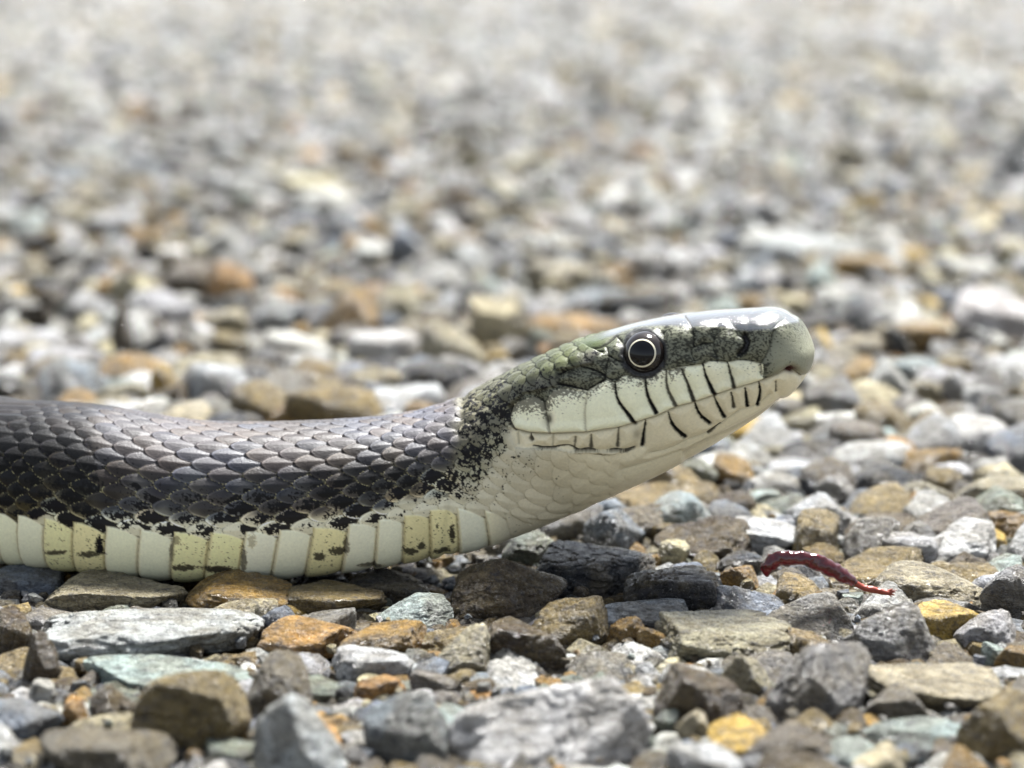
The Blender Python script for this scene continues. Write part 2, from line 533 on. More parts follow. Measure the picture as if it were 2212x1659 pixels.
rng = np.random.default_rng(7)
hand_boxes = []
for k, s in enumerate(HAND):
    u0, v0, u1, v1, cname, shape, label = s[:7]
    lift = s[7] if len(s) > 7 else 0.0
    Yf = ground_y(v1 - 4)
    th = math.atan2(CAM_H, Yf)
    for it in range(3):
        mmpp = (Yf * math.cos(PITCH) + CAM_H * math.sin(PITCH)) / F_PX
        W = (u1 - u0) * mmpp * 1.04
        V = (v1 - v0) * mmpp * 1.04
        D = W * {'slab': 0.75, 'lean': 0.7, 'face': 0.55, 'wedge': 0.7}.get(shape, 0.8)
        D = min(D, 0.62 * V / math.sin(th))
        H = max((V - D * math.sin(th)) / math.cos(th), 0.4 * V)
    sink = 0.35 * H + 1.0
    Z1 = H + lift * 0.0
    x = ((u0 + u1) / 2 - CX) * mmpp * (1 + D * 0.5 / Yf)
    P, Fc = stone_shape(rng, (6 if (u1 - u0) > 247 else 5) if v0 > 1150 else (5 if v0 > 1000 else 4), W, D, H + sink, planes=9, sharp=rng.uniform(24, 50),
                        bumpy=0.06 if v0 > 980 else 0.04, shape=shape)
    c = np.array([x, Yf + D / 2, Z1 - (H + sink) / 2])
    add_stone('gravel_stone', P, Fc, c, jitter(rng, PAL[cname], 0.05), label)
    placed.append((x, Yf + D / 2, W * 0.5, D * 0.5, Z1))
    hand_boxes.append((u0, v0, u1, v1))

# loose gravel between and behind: dart throwing, big stones first
SNAKE_U = np.array([-400, -100, 0, 150, 300, 500, 1000, 1150, 1300, 1450, 1600, 1780.])
SNAKE_Y = np.array([330, 308, 303, 299, 296, 294.5, 294.5, 294, 291.3, 288.6, 285.9, 282.7])

rngs = np.random.default_rng(21)
CELL = 12.0
grid = {}
def cell_add(x, y, r):
    n = int(r // CELL) + 1
    grid.setdefault((int(x // CELL), int(y // CELL)), []).append((x, y, r))
def clash(x, y, r, k):
    n = int((r + 22) // CELL) + 1
    cx_, cy_ = int(x // CELL), int(y // CELL)
    for a in range(cx_ - n, cx_ + n + 1):
        for b in range(cy_ - n, cy_ + n + 1):
            for (X, Y, Rr) in grid.get((a, b), ()):
                if (x - X) ** 2 + (y - Y) ** 2 < (k * (r + Rr)) ** 2:
                    return True
    return False
for (x, y, a, b, t) in placed:
    for q in (-0.55, 0.0, 0.55):
        cell_add(x + q * a, y, min(a * 0.5, b) if a > b * 1.2 else min(a, b) * 0.8)
FILL = []
def throw(n, y0, y1, s0, s1, k, pw=1.0, side=None):
    # even over the area the camera sees plus a margin on both sides
    yy = np.sqrt(rngs.uniform(y0 ** 2, y1 ** 2, n))
    xx = rngs.uniform(-1, 1, n) * (yy * 0.2127 * 1.12 + 28)
    if side:                                          # the strips on either side of the view
        xx = np.sign(xx) * ((yy * 0.2127 * 1.12 + 26) + np.abs(rngs.uniform(0, side, n)))
    ss = s0 + (s1 - s0) * rngs.uniform(0, 1, n) ** pw
    for x, y, s in zip(xx, yy, ss):
        if not clash(x, y, s / 2, k):
            cell_add(x, y, s / 2)
            FILL.append((x, y, s))
throw(330, 195, 300, 10, 17, 0.78, 1.6)
throw(260, 300, 420, 8, 14, 0.78, 1.6)
throw(420, 400, 1000, 8, 14, 0.74, 1.8)
throw(3000, 195, 420, 6, 10, 0.64)
throw(22000, 400, 1000, 3.4, 7, 0.64)
throw(12000, 195, 460, 3.6, 6, 0.56)
throw(15000, 195, 380, 1.8, 3.6, 0.52)
throw(22000, 1000, 1980, 5.5, 11, 0.62, 1.4)
throw(2600, 150, 900, 8, 17, 0.66, 1.4, side=150)
throw(500, 110, 200, 8, 17, 0.66, 1.4)
FILL = np.array(FILL)
nF = len(FILL)

NAMES = list(PAL)
PROB = {'pale grey': .22, 'white': .14, 'blue-grey': .11, 'grey': .13, 'beige': .13, 'tan': .09, 'brown': .05, 'ochre': .045, 'orange': .012,
        'dark': .04, 'green-grey': .03, 'mint': .015, 'slate': .045, 'yellow': .012, 'mauve': .02, 'cream': .06}
pv = np.array([PROB[q] for q in NAMES]); pv /= pv.sum()
fcol = rngs.choice(len(NAMES), nF, p=pv)
fx, fy, fs = FILL.T
NEARP = {'pale grey': .16, 'white': .05, 'blue-grey': .14, 'grey': .17, 'beige': .10, 'tan': .12, 'brown': .10, 'ochre': .05, 'orange': .012,
         'dark': .03, 'green-grey': .04, 'mint': .015, 'slate': .05, 'yellow': .01, 'mauve': .08, 'cream': .03}
pn = np.array([NEARP[q] for q in NAMES]); pn /= pn.sum()
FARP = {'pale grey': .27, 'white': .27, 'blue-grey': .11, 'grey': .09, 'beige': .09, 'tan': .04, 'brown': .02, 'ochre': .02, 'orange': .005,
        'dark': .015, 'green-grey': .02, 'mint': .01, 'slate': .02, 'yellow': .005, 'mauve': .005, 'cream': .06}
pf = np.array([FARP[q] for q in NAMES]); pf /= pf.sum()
fcol = np.where(rngs.uniform(450, 1100, nF) < fy, rngs.choice(len(NAMES), nF, p=pf), fcol)  # paler stones farther off, sheen of the distant gravel put into colour
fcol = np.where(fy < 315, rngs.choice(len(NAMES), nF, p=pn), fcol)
fW = fs * rngs.uniform(0.95, 1.5, nF)
fD = fs * rngs.uniform(0.8, 1.1, nF)
fH = fs * rngs.uniform(0.55, 1.0, nF)
ftop = fH * rngs.uniform(0.35, 0.75, nF) + np.where(fs < 6, -1.4, 0.0) + np.where((fs < 5.0) & (fy > 400), -0.8, 0.0)
# nothing may rise into the snake: keep tops below the belly along its track
snx = (SNAKE_U - CX) * 0.0577
und = (fx < 14) & (np.abs(fy - np.interp(fx, snx, SNAKE_Y)) < 13 + fW * 0.35)
ftop = np.where(fy < 300, np.minimum(ftop * 0.5, 2.6), ftop)
ftop = np.where((fy < 262) & (fs > 5), ftop * 0.6, ftop)
ftop = np.where(und, np.minimum(ftop, -0.9), ftop)
_pth = np.array([(-66, 303), (-84, 316), (-112, 338), (-140, 376), (-158, 425), (-170, 480), (-195, 540), (-240, 590), (-300, 615), (-360, 615)], float)
_pp = np.concatenate([np.linspace(a, b, 12) for a, b in zip(_pth[:-1], _pth[1:])])
und2 = (np.min(np.hypot(fx[:, None] - _pp[None, :, 0], fy[:, None] - _pp[None, :, 1]), axis=1) < 12 + fW * 0.4)
ftop = np.where(und2, np.minimum(ftop, -0.9), ftop)
fzc = ftop - fH / 2
fu, fv = project(np.stack([fx, fy, ftop * 0.5], 1))
fpx = fW * F_PX / fy
inview = (fu > -10) & (fu < 2222) & (fv > 0) & (fv < 1670)
area = np.where(inview, fpx, 0) * np.where(und, 0.0, 1.0)
N_IND = 300 - len(HAND)
ind = np.argsort(-area)[:N_IND]
is_ind = np.zeros(nF, bool)
is_ind[ind] = True

DESC = {'pale grey': 'pale grey', 'white': 'whitish', 'blue-grey': 'blue-grey', 'grey': 'mid grey', 'beige': 'beige', 'tan': 'tan', 'brown': 'brown',
        'ochre': 'ochre', 'orange': 'orange', 'dark': 'black', 'green-grey': 'green-grey', 'mint': 'pale mint', 'slate': 'dark slate',
        'yellow': 'yellow', 'mauve': 'pinkish-brown', 'cream': 'cream'}
import re
LAND = []
for s_, pl in zip(HAND, placed):
    short = re.split(r' (?:with|beside|behind|below|under|in|lying|touching|next|standing|between|at|wedged|that|leaning|directly|above|over|far|ahead|sloping|near|out|on|just|beneath|beyond|before)\b', s_[6])[0]
    if len(short.split()) > 1:
        LAND.append((pl[0], pl[1], short))
LXY = np.array([q[:2] for q in LAND])
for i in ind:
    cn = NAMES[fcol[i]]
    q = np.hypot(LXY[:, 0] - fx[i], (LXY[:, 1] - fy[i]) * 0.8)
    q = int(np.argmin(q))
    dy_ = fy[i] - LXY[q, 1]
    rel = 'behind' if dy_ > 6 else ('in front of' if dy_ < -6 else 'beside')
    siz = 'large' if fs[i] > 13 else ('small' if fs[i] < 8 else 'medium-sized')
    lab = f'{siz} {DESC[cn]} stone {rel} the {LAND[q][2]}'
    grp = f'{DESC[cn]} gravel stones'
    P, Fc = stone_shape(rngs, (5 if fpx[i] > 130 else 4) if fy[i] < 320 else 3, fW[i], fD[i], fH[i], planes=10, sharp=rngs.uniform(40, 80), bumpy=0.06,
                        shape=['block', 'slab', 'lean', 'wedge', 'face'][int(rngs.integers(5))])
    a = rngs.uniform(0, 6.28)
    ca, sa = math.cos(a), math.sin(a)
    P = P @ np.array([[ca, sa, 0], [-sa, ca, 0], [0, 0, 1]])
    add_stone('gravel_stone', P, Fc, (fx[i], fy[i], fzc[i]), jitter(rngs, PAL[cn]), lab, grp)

def stuff(name, idx, level, label, smooth):
    shapes = []
    for q in range(40):
        shapes.append(stone_shape(rngs, level, 1, 1, 1, planes=8, sharp=50, bumpy=0.12, shape=['block', 'slab', 'lean', 'wedge', 'face'][q % 5])[0])
    f0 = ico(level)[1]
    shp = np.array(shapes)
    n = len(idx)
    pick = rngs.integers(0, 40, n)
    ang = rngs.uniform(0, 6.28, n)
    tx, ty = rngs.normal(size=(2, n)) * 0.22
    V = shp[pick] * np.stack([fW[idx], fD[idx], fH[idx]], 1)[:, None, :]
    x, y, z = V[..., 0], V[..., 1], V[..., 2]
    y, z = y * np.cos(tx)[:, None] - z * np.sin(tx)[:, None], y * np.sin(tx)[:, None] + z * np.cos(tx)[:, None]
    x, z = x * np.cos(ty)[:, None] - z * np.sin(ty)[:, None], x * np.sin(ty)[:, None] + z * np.cos(ty)[:, None]
    x, y = x * np.cos(ang)[:, None] - y * np.sin(ang)[:, None], x * np.sin(ang)[:, None] + y * np.cos(ang)[:, None]
    V = np.stack([x + fx[idx][:, None], y + fy[idx][:, None], z + fzc[idx][:, None]], -1)
    nv = shp.shape[1]
    Fa = (f0[None] + (np.arange(n) * nv)[:, None, None]).reshape(-1, 3)
    cols = np.array([jitter(rngs, PAL[NAMES[c]]) for c in fcol[idx]])
    cols = np.repeat(cols, nv, axis=0)
    link(name, mesh_np(name, V.reshape(-1, 3), Fa, smooth=smooth, col=cols), M_STONE, label=label, cat='gravel', kind='stuff')

rest = np.where(~is_ind)[0]
edge_ = np.abs(fx) > fy * 0.2127 * 1.12 + 20
edge_ = (edge_[rest] & (fy[rest] < 430)) | (fy[rest] < 195)
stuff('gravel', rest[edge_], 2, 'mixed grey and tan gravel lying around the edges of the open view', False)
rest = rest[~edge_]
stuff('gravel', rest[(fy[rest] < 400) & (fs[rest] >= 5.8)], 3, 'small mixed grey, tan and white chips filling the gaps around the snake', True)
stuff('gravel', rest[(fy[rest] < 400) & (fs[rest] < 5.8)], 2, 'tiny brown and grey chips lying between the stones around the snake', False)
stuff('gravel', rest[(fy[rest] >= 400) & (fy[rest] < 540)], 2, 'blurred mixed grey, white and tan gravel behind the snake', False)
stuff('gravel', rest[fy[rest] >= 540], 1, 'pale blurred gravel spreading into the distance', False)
# sandy grit in the gaps
ng = 4000
fy = np.sqrt(rngs.uniform(200 ** 2, 400 ** 2, ng))
fx = rngs.uniform(-1, 1, ng) * (fy * 0.2127 * 1.05 + 5)
fs = rngs.uniform(0.7, 1.9, ng)
fW, fD, fH = fs * rngs.uniform(.9, 1.4, ng), fs, fs * rngs.uniform(.5, .9, ng)
fzc = rngs.uniform(-2.2, 0.4, ng)
fcol = rngs.choice(len(NAMES), ng, p=pn)
stuff('grit', np.arange(ng), 1, 'fine sandy grit sifted down between the stones', False)

# ------------------------------------------------------------------ snake
def c1(*p): return [(1150.2 + 0.3 * x, 619.4 + 0.3 * y) for x, y in p]
def c2(*p): return [(796.3 + 0.3 * x, 752.1 + 0.3 * y) for x, y in p]
def c3(*p): return [(0.28 * x, 814 + 0.28 * y) for x, y in p]
def c4(*p): return [(486.6 + 0.28 * x, 814 + 0.28 * y) for x, y in p]

PAIRS = [((0, 855), (-15, 1205)), ((200, 868), (190, 1226)), ((400, 899), (400, 1247)), ((600, 903), (590, 1244)),
         ((780, 894), (795, 1224)), ((900, 877), (950, 1200)), ((1000, 850), (1090, 1165)), ((1080, 815), (1210, 1118)),
         ((1160, 776), (1320, 1072)), ((1240, 740), (1420, 1027)), ((1340, 706), (1510, 980)), ((1440, 684), (1590, 936)),
         ((1540, 672), (1655, 896)), ((1630, 667), (1698, 862))]
WID = [11.3, 11.2, 11.0, 10.8, 10.3, 9.4, 9.0, 9.5, 10.3, 10.6, 9.6, 8.6, 7.6, 6.5]
Tu = np.array([p[0][0] for p in PAIRS], float); Tv = np.array([p[0][1] for p in PAIRS], float)
Bu = np.array([p[1][0] for p in PAIRS], float); Bv = np.array([p[1][1] for p in PAIRS], float)
_k = sstep(1120, 900, Tu)
Tv += 19 * _k
Bv -= 19 * _k
Cu = (Tu + Bu) / 2
Ys = spline(SNAKE_U, SNAKE_Y, Cu)
Ts, Bs = unproject(Tu, Tv, Ys), unproject(Bu, Bv, Ys)
Ck, Uk = (Ts + Bs) / 2, (Ts - Bs) / 2
sk = np.concatenate([[0], np.cumsum(np.linalg.norm(np.diff(Ck, axis=0), axis=1))])
DS = 0.128
s_main = np.arange(0, sk[-1], DS)
Cm, Um, Wm = spline(sk, Ck, s_main), spline(sk, Uk, s_main), spline(sk, np.array(WID), s_main)
cum = spline(sk, Cu, s_main)
# snout dome
tipP = unproject(1752, 748, np.interp(1750, SNAKE_U, SNAKE_Y))
nd = 80
th = np.linspace(0, math.pi / 2, nd + 1)[1:]
adv = np.sin(th)
shr = np.maximum(np.cos(th), 0.004) ** 0.84
zp_d = np.maximum(np.cos(th), 0.002) ** 0.72
zn_d = np.maximum(1 - adv, 0.0005) ** 0.5
Cd = Cm[-1] + (tipP - Cm[-1]) * adv[:, None]
Ud = np.repeat(Um[-1:], nd, axis=0)
Wd = Wm[-1] * shr
cud = cum[-1] + (1750 - cum[-1]) * adv
# off-frame body: bends back over the gravel and tapers into the tail
path = np.array([Cm[0][:2], (-84, 316), (-112, 338), (-140, 376), (-158, 425), (-170, 480), (-195, 540), (-240, 590), (-300, 615), (-360, 615)])
pc = np.concatenate([[0], np.cumsum(np.linalg.norm(np.diff(path, axis=0), axis=1))])
so = np.concatenate([np.arange(0.3, 40, 0.35), np.arange(40, pc[-1], 1.5)])
xy = spline(pc, path, so)
rad = np.interp(so, [0, 40, 200, pc[-1] - 60, pc[-1]], [1.0, 1.02, 1.0, 0.55, 0.05])
base_u = np.linalg.norm(Um[0])
zbot = (Cm[0] - Um[0])[2]
zc = np.interp(so, [0, 25], [Cm[0][2], base_u + 0.4]) - base_u * (1 - rad)
Co = np.column_stack([xy, zc])[::-1]
Uo = np.stack([Um[0] * (1 - np.clip(q / 15, 0, 1)) + np.array([0, 0, base_u]) * np.clip(q / 15, 0, 1) for q in so]) * rad[:, None]
Uo = Uo[::-1]
Wo = (Wm[0] * rad)[::-1]
n_off = len(so)
Call = np.vstack([Co, Cm, Cd])
Uall = np.vstack([Uo, Um, Ud])
Wall = np.concatenate([Wo, Wm, Wd])
cuall = np.concatenate([np.full(n_off, 0.0), cum, cud])
tan = np.gradient(Call[:, :2], axis=0)
# smooth heading (keeps the snout's heading steady)
tan /= np.linalg.norm(tan, axis=1, keepdims=True) + 1e-9
iend = n_off + len(Cm) - 40
tan[iend:] = tan[iend]
Lall = np.column_stack([tan[:, 1], -tan[:, 0], np.zeros(len(tan))])
Lall /= np.linalg.norm(Lall, axis=1, keepdims=True)

def prof(pts, t):
    p = np.array(pts, float)
    q = np.concatenate([[0], np.cumsum(np.linalg.norm(np.diff(p, axis=0), axis=1))])
    d = spline(q, p, np.linspace(0, q[-1], 400))
    l = np.concatenate([[0], np.cumsum(np.linalg.norm(np.diff(d, axis=0), axis=1))])
    l /= l[-1]
    return np.column_stack([np.interp(t, l, d[:, 0]), np.interp(t, l, d[:, 1])])
n1, n2 = 286, 64
t_near = np.linspace(0, 1, n1)
t_far = np.linspace(1, 0, n2 + 2)[1:-1]
tt = np.concatenate([t_near, t_far])
sg = np.concatenate([np.ones(n1), -np.ones(n2)])
BODY = [(0, -1), (.42, -.985), (.74, -.86), (.92, -.58), (1.0, -.18), (.975, .22), (.86, .58), (.62, .84), (.32, .965), (0, 1)]
HEAD = [(0, -1), (.38, -.95), (.66, -.78), (.86, -.48), (.98, -.15), (1.0, .12), (.95, .36), (.86, .58), (.74, .80), (.50, .935), (0, 1)]
SNOUT = [(0, -1), (.45, -.93), (.76, -.72), (.94, -.40), (1.0, 0.0), (.97, .32), (.88, .62), (.66, .86), (.36, .965), (0, 1)]
pb, ph, ps = prof(BODY, tt), prof(HEAD, tt), prof(SNOUT, tt)
wh = sstep(960, 1280, cuall)[:, None, None]
ws = sstep(1560, 1700, cuall)[:, None, None]
pr = pb[None] * (1 - wh) + ph[None] * wh
pr = pr * (1 - ws) + ps[None] * ws
zsc_p = np.concatenate([np.ones(ns_ := len(Call) - nd), zp_d])[:, None]
zsc_n = np.concatenate([np.ones(ns_), zn_d])[:, None]
pr[..., 1] *= np.where(pr[..., 1] > 0, zsc_p, zsc_n)
BASE = Call[:, None] + Uall[:, None] * pr[..., 1:2] + Lall[:, None] * (Wall[:, None] * pr[..., 0] * sg[None])[..., None]
NEAR = Call[:, None] + Uall[:, None] * pr[..., 1:2] + Lall[:, None] * (Wall[:, None] * pr[..., 0])[..., None]
pu, pvv = project(NEAR)
pu[:n_off], pvv[:n_off] = pu[n_off][None], pvv[n_off][None]
ns, nt = BASE.shape[:2]
gs = np.gradient(BASE, axis=0)
gt = np.roll(BASE, -1, axis=1) - np.roll(BASE, 1, axis=1)
NOR = np.cross(gs, gt)
NOR /= np.linalg.norm(NOR, axis=2, keepdims=True) + 1e-12
outw = BASE - Call[:, None]
if (np.einsum('ijk,ijk->ij', NOR, outw)).mean() < 0:
    NOR = -NOR
    FLIP = True
else:
    FLIP = False
NOR[-1] = (tipP - Cm[-1]) / np.linalg.norm(tipP - Cm[-1])

# --- lattice of body scales: belly-plate boundaries read from the photo
_i = int(np.argmin(np.abs(cuall[n_off:] - 560))) + n_off
TV = float(t_near[np.argmin(np.abs(pvv[_i][:n1] - 1156) + 1e3 * (t_near < 0.2))])
bnd = [-60, 0, 40, 97, 160, 230, 303, 376, 455, 530, 603, 676, 752, 816, 872, 928, 985, 1038] + [1038 + 34 * q for q in range(1, 24)]
_j = int(np.argmin(np.abs(t_near - TV)))
a_s = np.interp(np.maximum.accumulate(pu[:, _j]), bnd, np.arange(len(bnd)))
a_s[:n_off] = a_s[n_off] - so[::-1] / 3.9
NR = 12.5
A = np.broadcast_to(a_s[:, None], (ns, nt))
TVs = np.interp(cuall, [960, 1060, 1190], [TV, TV * 0.8, 0.10])[:, None]
rr = (tt[None] - TVs) / (1 - TVs) * NR
best = np.full((ns, nt), -9.0)
bE = np.ones((ns, nt)); bdu = np.zeros((ns, nt)); bdv = np.zeros((ns, nt)); bid = np.zeros((ns, nt))
j0 = np.floor(rr).astype(int)
for dj in (-1, 0, 1):
    j = j0 + dj
    sh = 0.5 * (j % 2)
    i0 = np.round(A - sh)
    for di in (-1, 0, 1):
        ac = i0 + di + sh
        du = A - ac
        dv = rr - (j + 0.5)
        E = (np.abs(du) / 0.67) ** 1.8 + (np.abs(dv) / 0.86) ** 1.8
        h = -0.40 * du + 0.26 * (1 - E) + 0.04 * np.exp(-(dv / 0.16) ** 2)
        ok = (E < 1) & (h > best) & (j >= 0)
        best = np.where(ok, h, best)
        bE = np.where(ok, E, bE); bdu = np.where(ok, du, bdu); bdv = np.where(ok, dv, bdv)
        bid = np.where(ok, _hash(ac * 2 + 5000, j + 50, j * 0, 3), bid)
inside = best > -5
hs_scale = np.where(inside, best, -0.34)
# belly plates
AV = A - 0.05 * np.clip(rr, -7, 0)
fr = AV - np.floor(AV)
top_wave = 0.9 * np.abs(fr - 0.25) ** 1.2
hs_vent = 0.30 * (1 - fr) + 0.16 * np.sin(np.pi * fr) + 0.10 * np.exp(-((1 - fr) / 0.05) ** 2) * 0 - 0.30 * np.exp(-(np.minimum(fr, 1 - fr) / 0.03) ** 2) + 0.05
vmask = sstep(0.12, -0.05, rr + 0.9 * (fr - 0.35) - 0.25 * np.sin(np.pi * fr))
vid = np.floor(AV).astype(int)

# --- head plates: sutures and regions read from the photo's side view
U, V = pu, pvv
def interp_line(pts, u):
    pts = sorted(pts)
    x = np.array([p[0] for p in pts]); y = np.array([p[1] for p in pts])
    return np.interp(u, x, y)
MOUTH = c2((1010, 570), (1150, 610), (1300, 620)) + c1((380, 1055), (620, 1020), (740, 985), (900, 935), (1040, 870), (1160, 840), (1320, 785),
           (1450, 740), (1640, 690), (1780, 640), (1870, 590), (1940, 640), (1980, 665), (2040, 690))
LTOP = c2((1000, 520), (1040, 400), (1190, 345), (1260, 400), (1330, 310), (1400, 285)) + c1((395, 742), (480, 690), (540, 665), (590, 690), (650, 632),
           (700, 640), (800, 655), (870, 640), (920, 592), (960, 600), (1070, 575), (1225, 558), (1270, 535), (1405, 545), (1480, 530), (1600, 545), (1640, 565))
BROW = c1((250, 420), (310, 380), (450, 395), (620, 335), (700, 310), (780, 290), (960, 282), (1145, 290), (1340, 288), (1480, 312), (1560, 322), (1720, 312), (1790, 280), (1900, 260))
SUT = [  # points, groove half width px, dark 0..1
 (c1((75, 860), (95, 960), (120, 1050)), 4, .55), (c1((395, 740), (370, 900), (385, 1050)), 3, .35), (c1((590, 680), (615, 820), (670, 900), (740, 985)), 4, 1.0),
 (c1((808, 655), (830, 790), (890, 905)), 4.2, 1.0), (c1((960, 602), (972, 740), (1035, 862)), 3.6, .9), (c1((1070, 590), (1110, 690), (1165, 830)), 3.8, .95),
 (c1((1225, 560), (1258, 670), (1315, 782)), 4.2, 1.0), (c1((1405, 545), (1430, 640), (1455, 735)), 3.8, .95), (c1((1635, 555), (1652, 640)), 3, .6),
 (c1((1635, 700), (1645, 780), (1628, 865)), 3.6, 1.0), (c1((1535, 745), (1552, 872)), 3.8, 1.0), (c1((1435, 775), (1455, 880)), 3.2, .9),
 (c1((1310, 805), (1345, 880), (1385, 950)), 3.6, 1.0), (c1((1170, 840), (1200, 920), (1280, 997)), 3.6, 1.0), (c1((980, 915), (1010, 1000), (1100, 1092)), 4, 1.0),
 (c1((818, 975), (795, 1150)), 3.8, 1.0), (c1((1760, 700), (1762, 770)), 2.5, .7),
 (c1((622, 1025), (615, 1160)), 3.4, .85), (c1((420, 1075), (422, 1165)), 3.4, .85), (c1((305, 1095), (300, 1160)), 3, .7), (c1((140, 1070), (140, 1160)), 2.6, .35),
 (c2((1155, 620), (1165, 660)), 4, .9), (c2((1060, 590), (1070, 690)), 3, .3),
 (c1((0, 1150), (140, 1165), (290, 1165), (330, 1190), (400, 1180), (440, 1190), (510, 1205), (600, 1185), (650, 1192), (740, 1168)), 3.2, .9),
 (c1((1275, 1065), (1360, 1000)), 3, .9), (c1((1100, 1215), (1230, 1140), (1360, 1080), (1600, 960), (1800, 830)), 4, .18),
 (LTOP[5:], 2.4, .35),
 (c1((850, 1215), (1000, 1180), (1130, 1115)), 2.4, .12), (c1((640, 1330), (860, 1275), (1080, 1200)), 2.4, .12), (c1((1130, 1115), (1250, 1075), (1390, 985), (1500, 905)), 2.4, .15), (c1((1500, 905), (1620, 870), (1720, 790)), 2.2, .12),
 # upper plates
 (c1((1735, 300), (1722, 400), (1690, 480), (1640, 560)), 2.6, .45), (c1((1735, 300), (1770, 262), (1815, 232)), 2.4, .5),
 (c1((1340, 288), (1308, 360), (1302, 440), (1330, 510)), 2.4, .5), (c1((1155, 430), (1220, 405), (1300, 398)), 2.6, .8), (c1((1160, 425), (1140, 450), (1165, 530)), 2.4, .6),
 (c1((1100, 205), (1148, 290), (1158, 425)), 2.6, .8), (c1((1420, 250), (1478, 305)), 2.6, .8), (c1((1478, 305), (1500, 330)), 2.4, .7),
 (c1((940, 320), (935, 420), (945, 580)), 2.4, .6), (c1((600, 345), (640, 380), (650, 480)), 2.6, .8), (c1((540, 480), (600, 520), (650, 540)), 2.6, .8),
 (c1((520, 640), (560, 660), (600, 660)), 2.4, .7), (c1((520, 400), (540, 480), (530, 560), (520, 650)), 2.6, .8), (c1((300, 390), (420, 430), (520, 400), (600, 345)), 2.6, .7),
 (c1((180, 625), (330, 565), (430, 590), (520, 650), (450, 700), (390, 738)), 2.8, .9), (c1((180, 700), (280, 715), (390, 742)), 2.8, .95), (c1((180, 625), (165, 660), (180, 700)), 2.4, .8),
 (c1((350, 480), (330, 565)), 2.4, .7), (c1((350, 480), (430, 445), (500, 450)), 2.4, .7),
 (c2((1050, 370), (1010, 450), (1010, 520), (1050, 585)), 3, .9), (c2((1190, 345), (1245, 380), (1255, 440)), 3, .7),
]
def smooth_poly(pts):
    p = np.array(pts, float)
    if len(p) < 3:
        return pts
    q = np.concatenate([[0], np.cumsum(np.linalg.norm(np.diff(p, axis=0), axis=1))])
    return [tuple(r) for r in spline(q, p, np.linspace(0, q[-1], 4 * len(p)))]
def dist_poly(pts, u, v):
    d = np.full(u.shape, 1e9)
    for (x0, y0), (x1, y1) in zip(pts[:-1], pts[1:]):
        dx, dy = x1 - x0, y1 - y0
        t = np.clip(((u - x0) * dx + (v - y0) * dy) / (dx * dx + dy * dy + 1e-9), 0, 1)
        d = np.minimum(d, np.hypot(u - x0 - t * dx, v - y0 - t * dy))
    return d
h_head = np.zeros((ns, nt))
dark = np.zeros((ns, nt))
isel = slice(int(np.searchsorted(cuall[n_off:], 1020)) + n_off, ns)
u_, v_ = U[isel], V[isel]
nz = fbm(NEAR[isel] * 3.0, 2, 77)
for pts, w, dk in SUT:
    pts = smooth_poly(pts)
    x = [p[0] for p in pts]; y = [p[1] for p in pts]
    bb = (u_ > min(x) - 24) & (u_ < max(x) + 24) & (v_ > min(y) - 24) & (v_ < max(y) + 24)
    if not bb.any():
        continue
    ub, vb, zb = u_[bb], v_[bb], nz[bb]
    d = dist_poly(pts, ub, vb)
    if dk >= 0.8 and w >= 3:
        w = w * 1.15 * (0.55 + 0.85 * np.clip((vb - min(y)) / (max(y) - min(y) + 1e-6), 0, 1))
    hh = h_head[isel][bb]; dd = dark[isel][bb]
    h_head[isel][bb] = np.minimum(hh, -0.15 * np.exp(-(d / (w * 0.8)) ** 2) - 0.42 * np.exp(-(d / 12.0) ** 2))
    dark[isel][bb] = np.maximum(dd, dk * sstep(w * 1.15, w * 0.45, d + (zb - 0.5) * 3.0))
_vb0 = interp_line(BROW, U)
h_head *= 1 - 0.7 * sstep(14, -2, V - _vb0)
vm = interp_line(MOUTH, U)
vt = interp_line(LTOP, U)
vbrow = interp_line(BROW, U)
headz = sstep(1090, 1120, U)
dm = np.abs(V - vm)
mline = headz * sstep(1775, 1765, U)
h_head = np.minimum(h_head, (-0.25 * np.exp(-(dm / 3.0) ** 2) - 0.46 * np.exp(-(dm / 11.0) ** 2)) * mline)
# upper lip stands a little proud of the lower lip
h_head += mline * (0.12 + 0.3 * sstep(1690, 1600, U)) * sstep(30, 3, vm - V) * (V < vm)
# which part of the surface carries head plates
ub_knots_v = [600, 725, 735, 760, 785, 800, 835, 850, 880, 935, 962, 974]
ub_knots_u = [1262, 1246, 1243, 1296, 1278, 1204, 1200, 1130, 1098, 1102, 1112, 1112]
plate = sstep(-5, 5, U - np.interp(V, ub_knots_v, ub_knots_u)) * (V < 976)
gul_bot = interp_line(c1((-110, 1160), (140, 1172), (330, 1196), (560, 1208), (740, 1180), (900, 1150), (1100, 1100), (1280, 1010)), U)
below = (V > gul_bot)
gular_fade = sstep(1430, 1230, U)                            # throat scales fade out towards the chin
lat = np.where(below & (U > 1098), gular_fade * 0.75, 1 - plate)
lat = np.clip(lat, 0, 1)
vfade = sstep(1130, 1040, U)
small = np.interp(cuall, [960, 1020], [1.0, 0.95])[:, None]
coarse = np.concatenate([(so[::-1] < 40) * 1.0, np.ones(ns - n_off)])[:, None]
bodyh = (hs_scale * (1 - vmask) + hs_vent * vmask * vfade)
H = bodyh * lat * small * coarse + h_head * (1 - lat * 0.8)

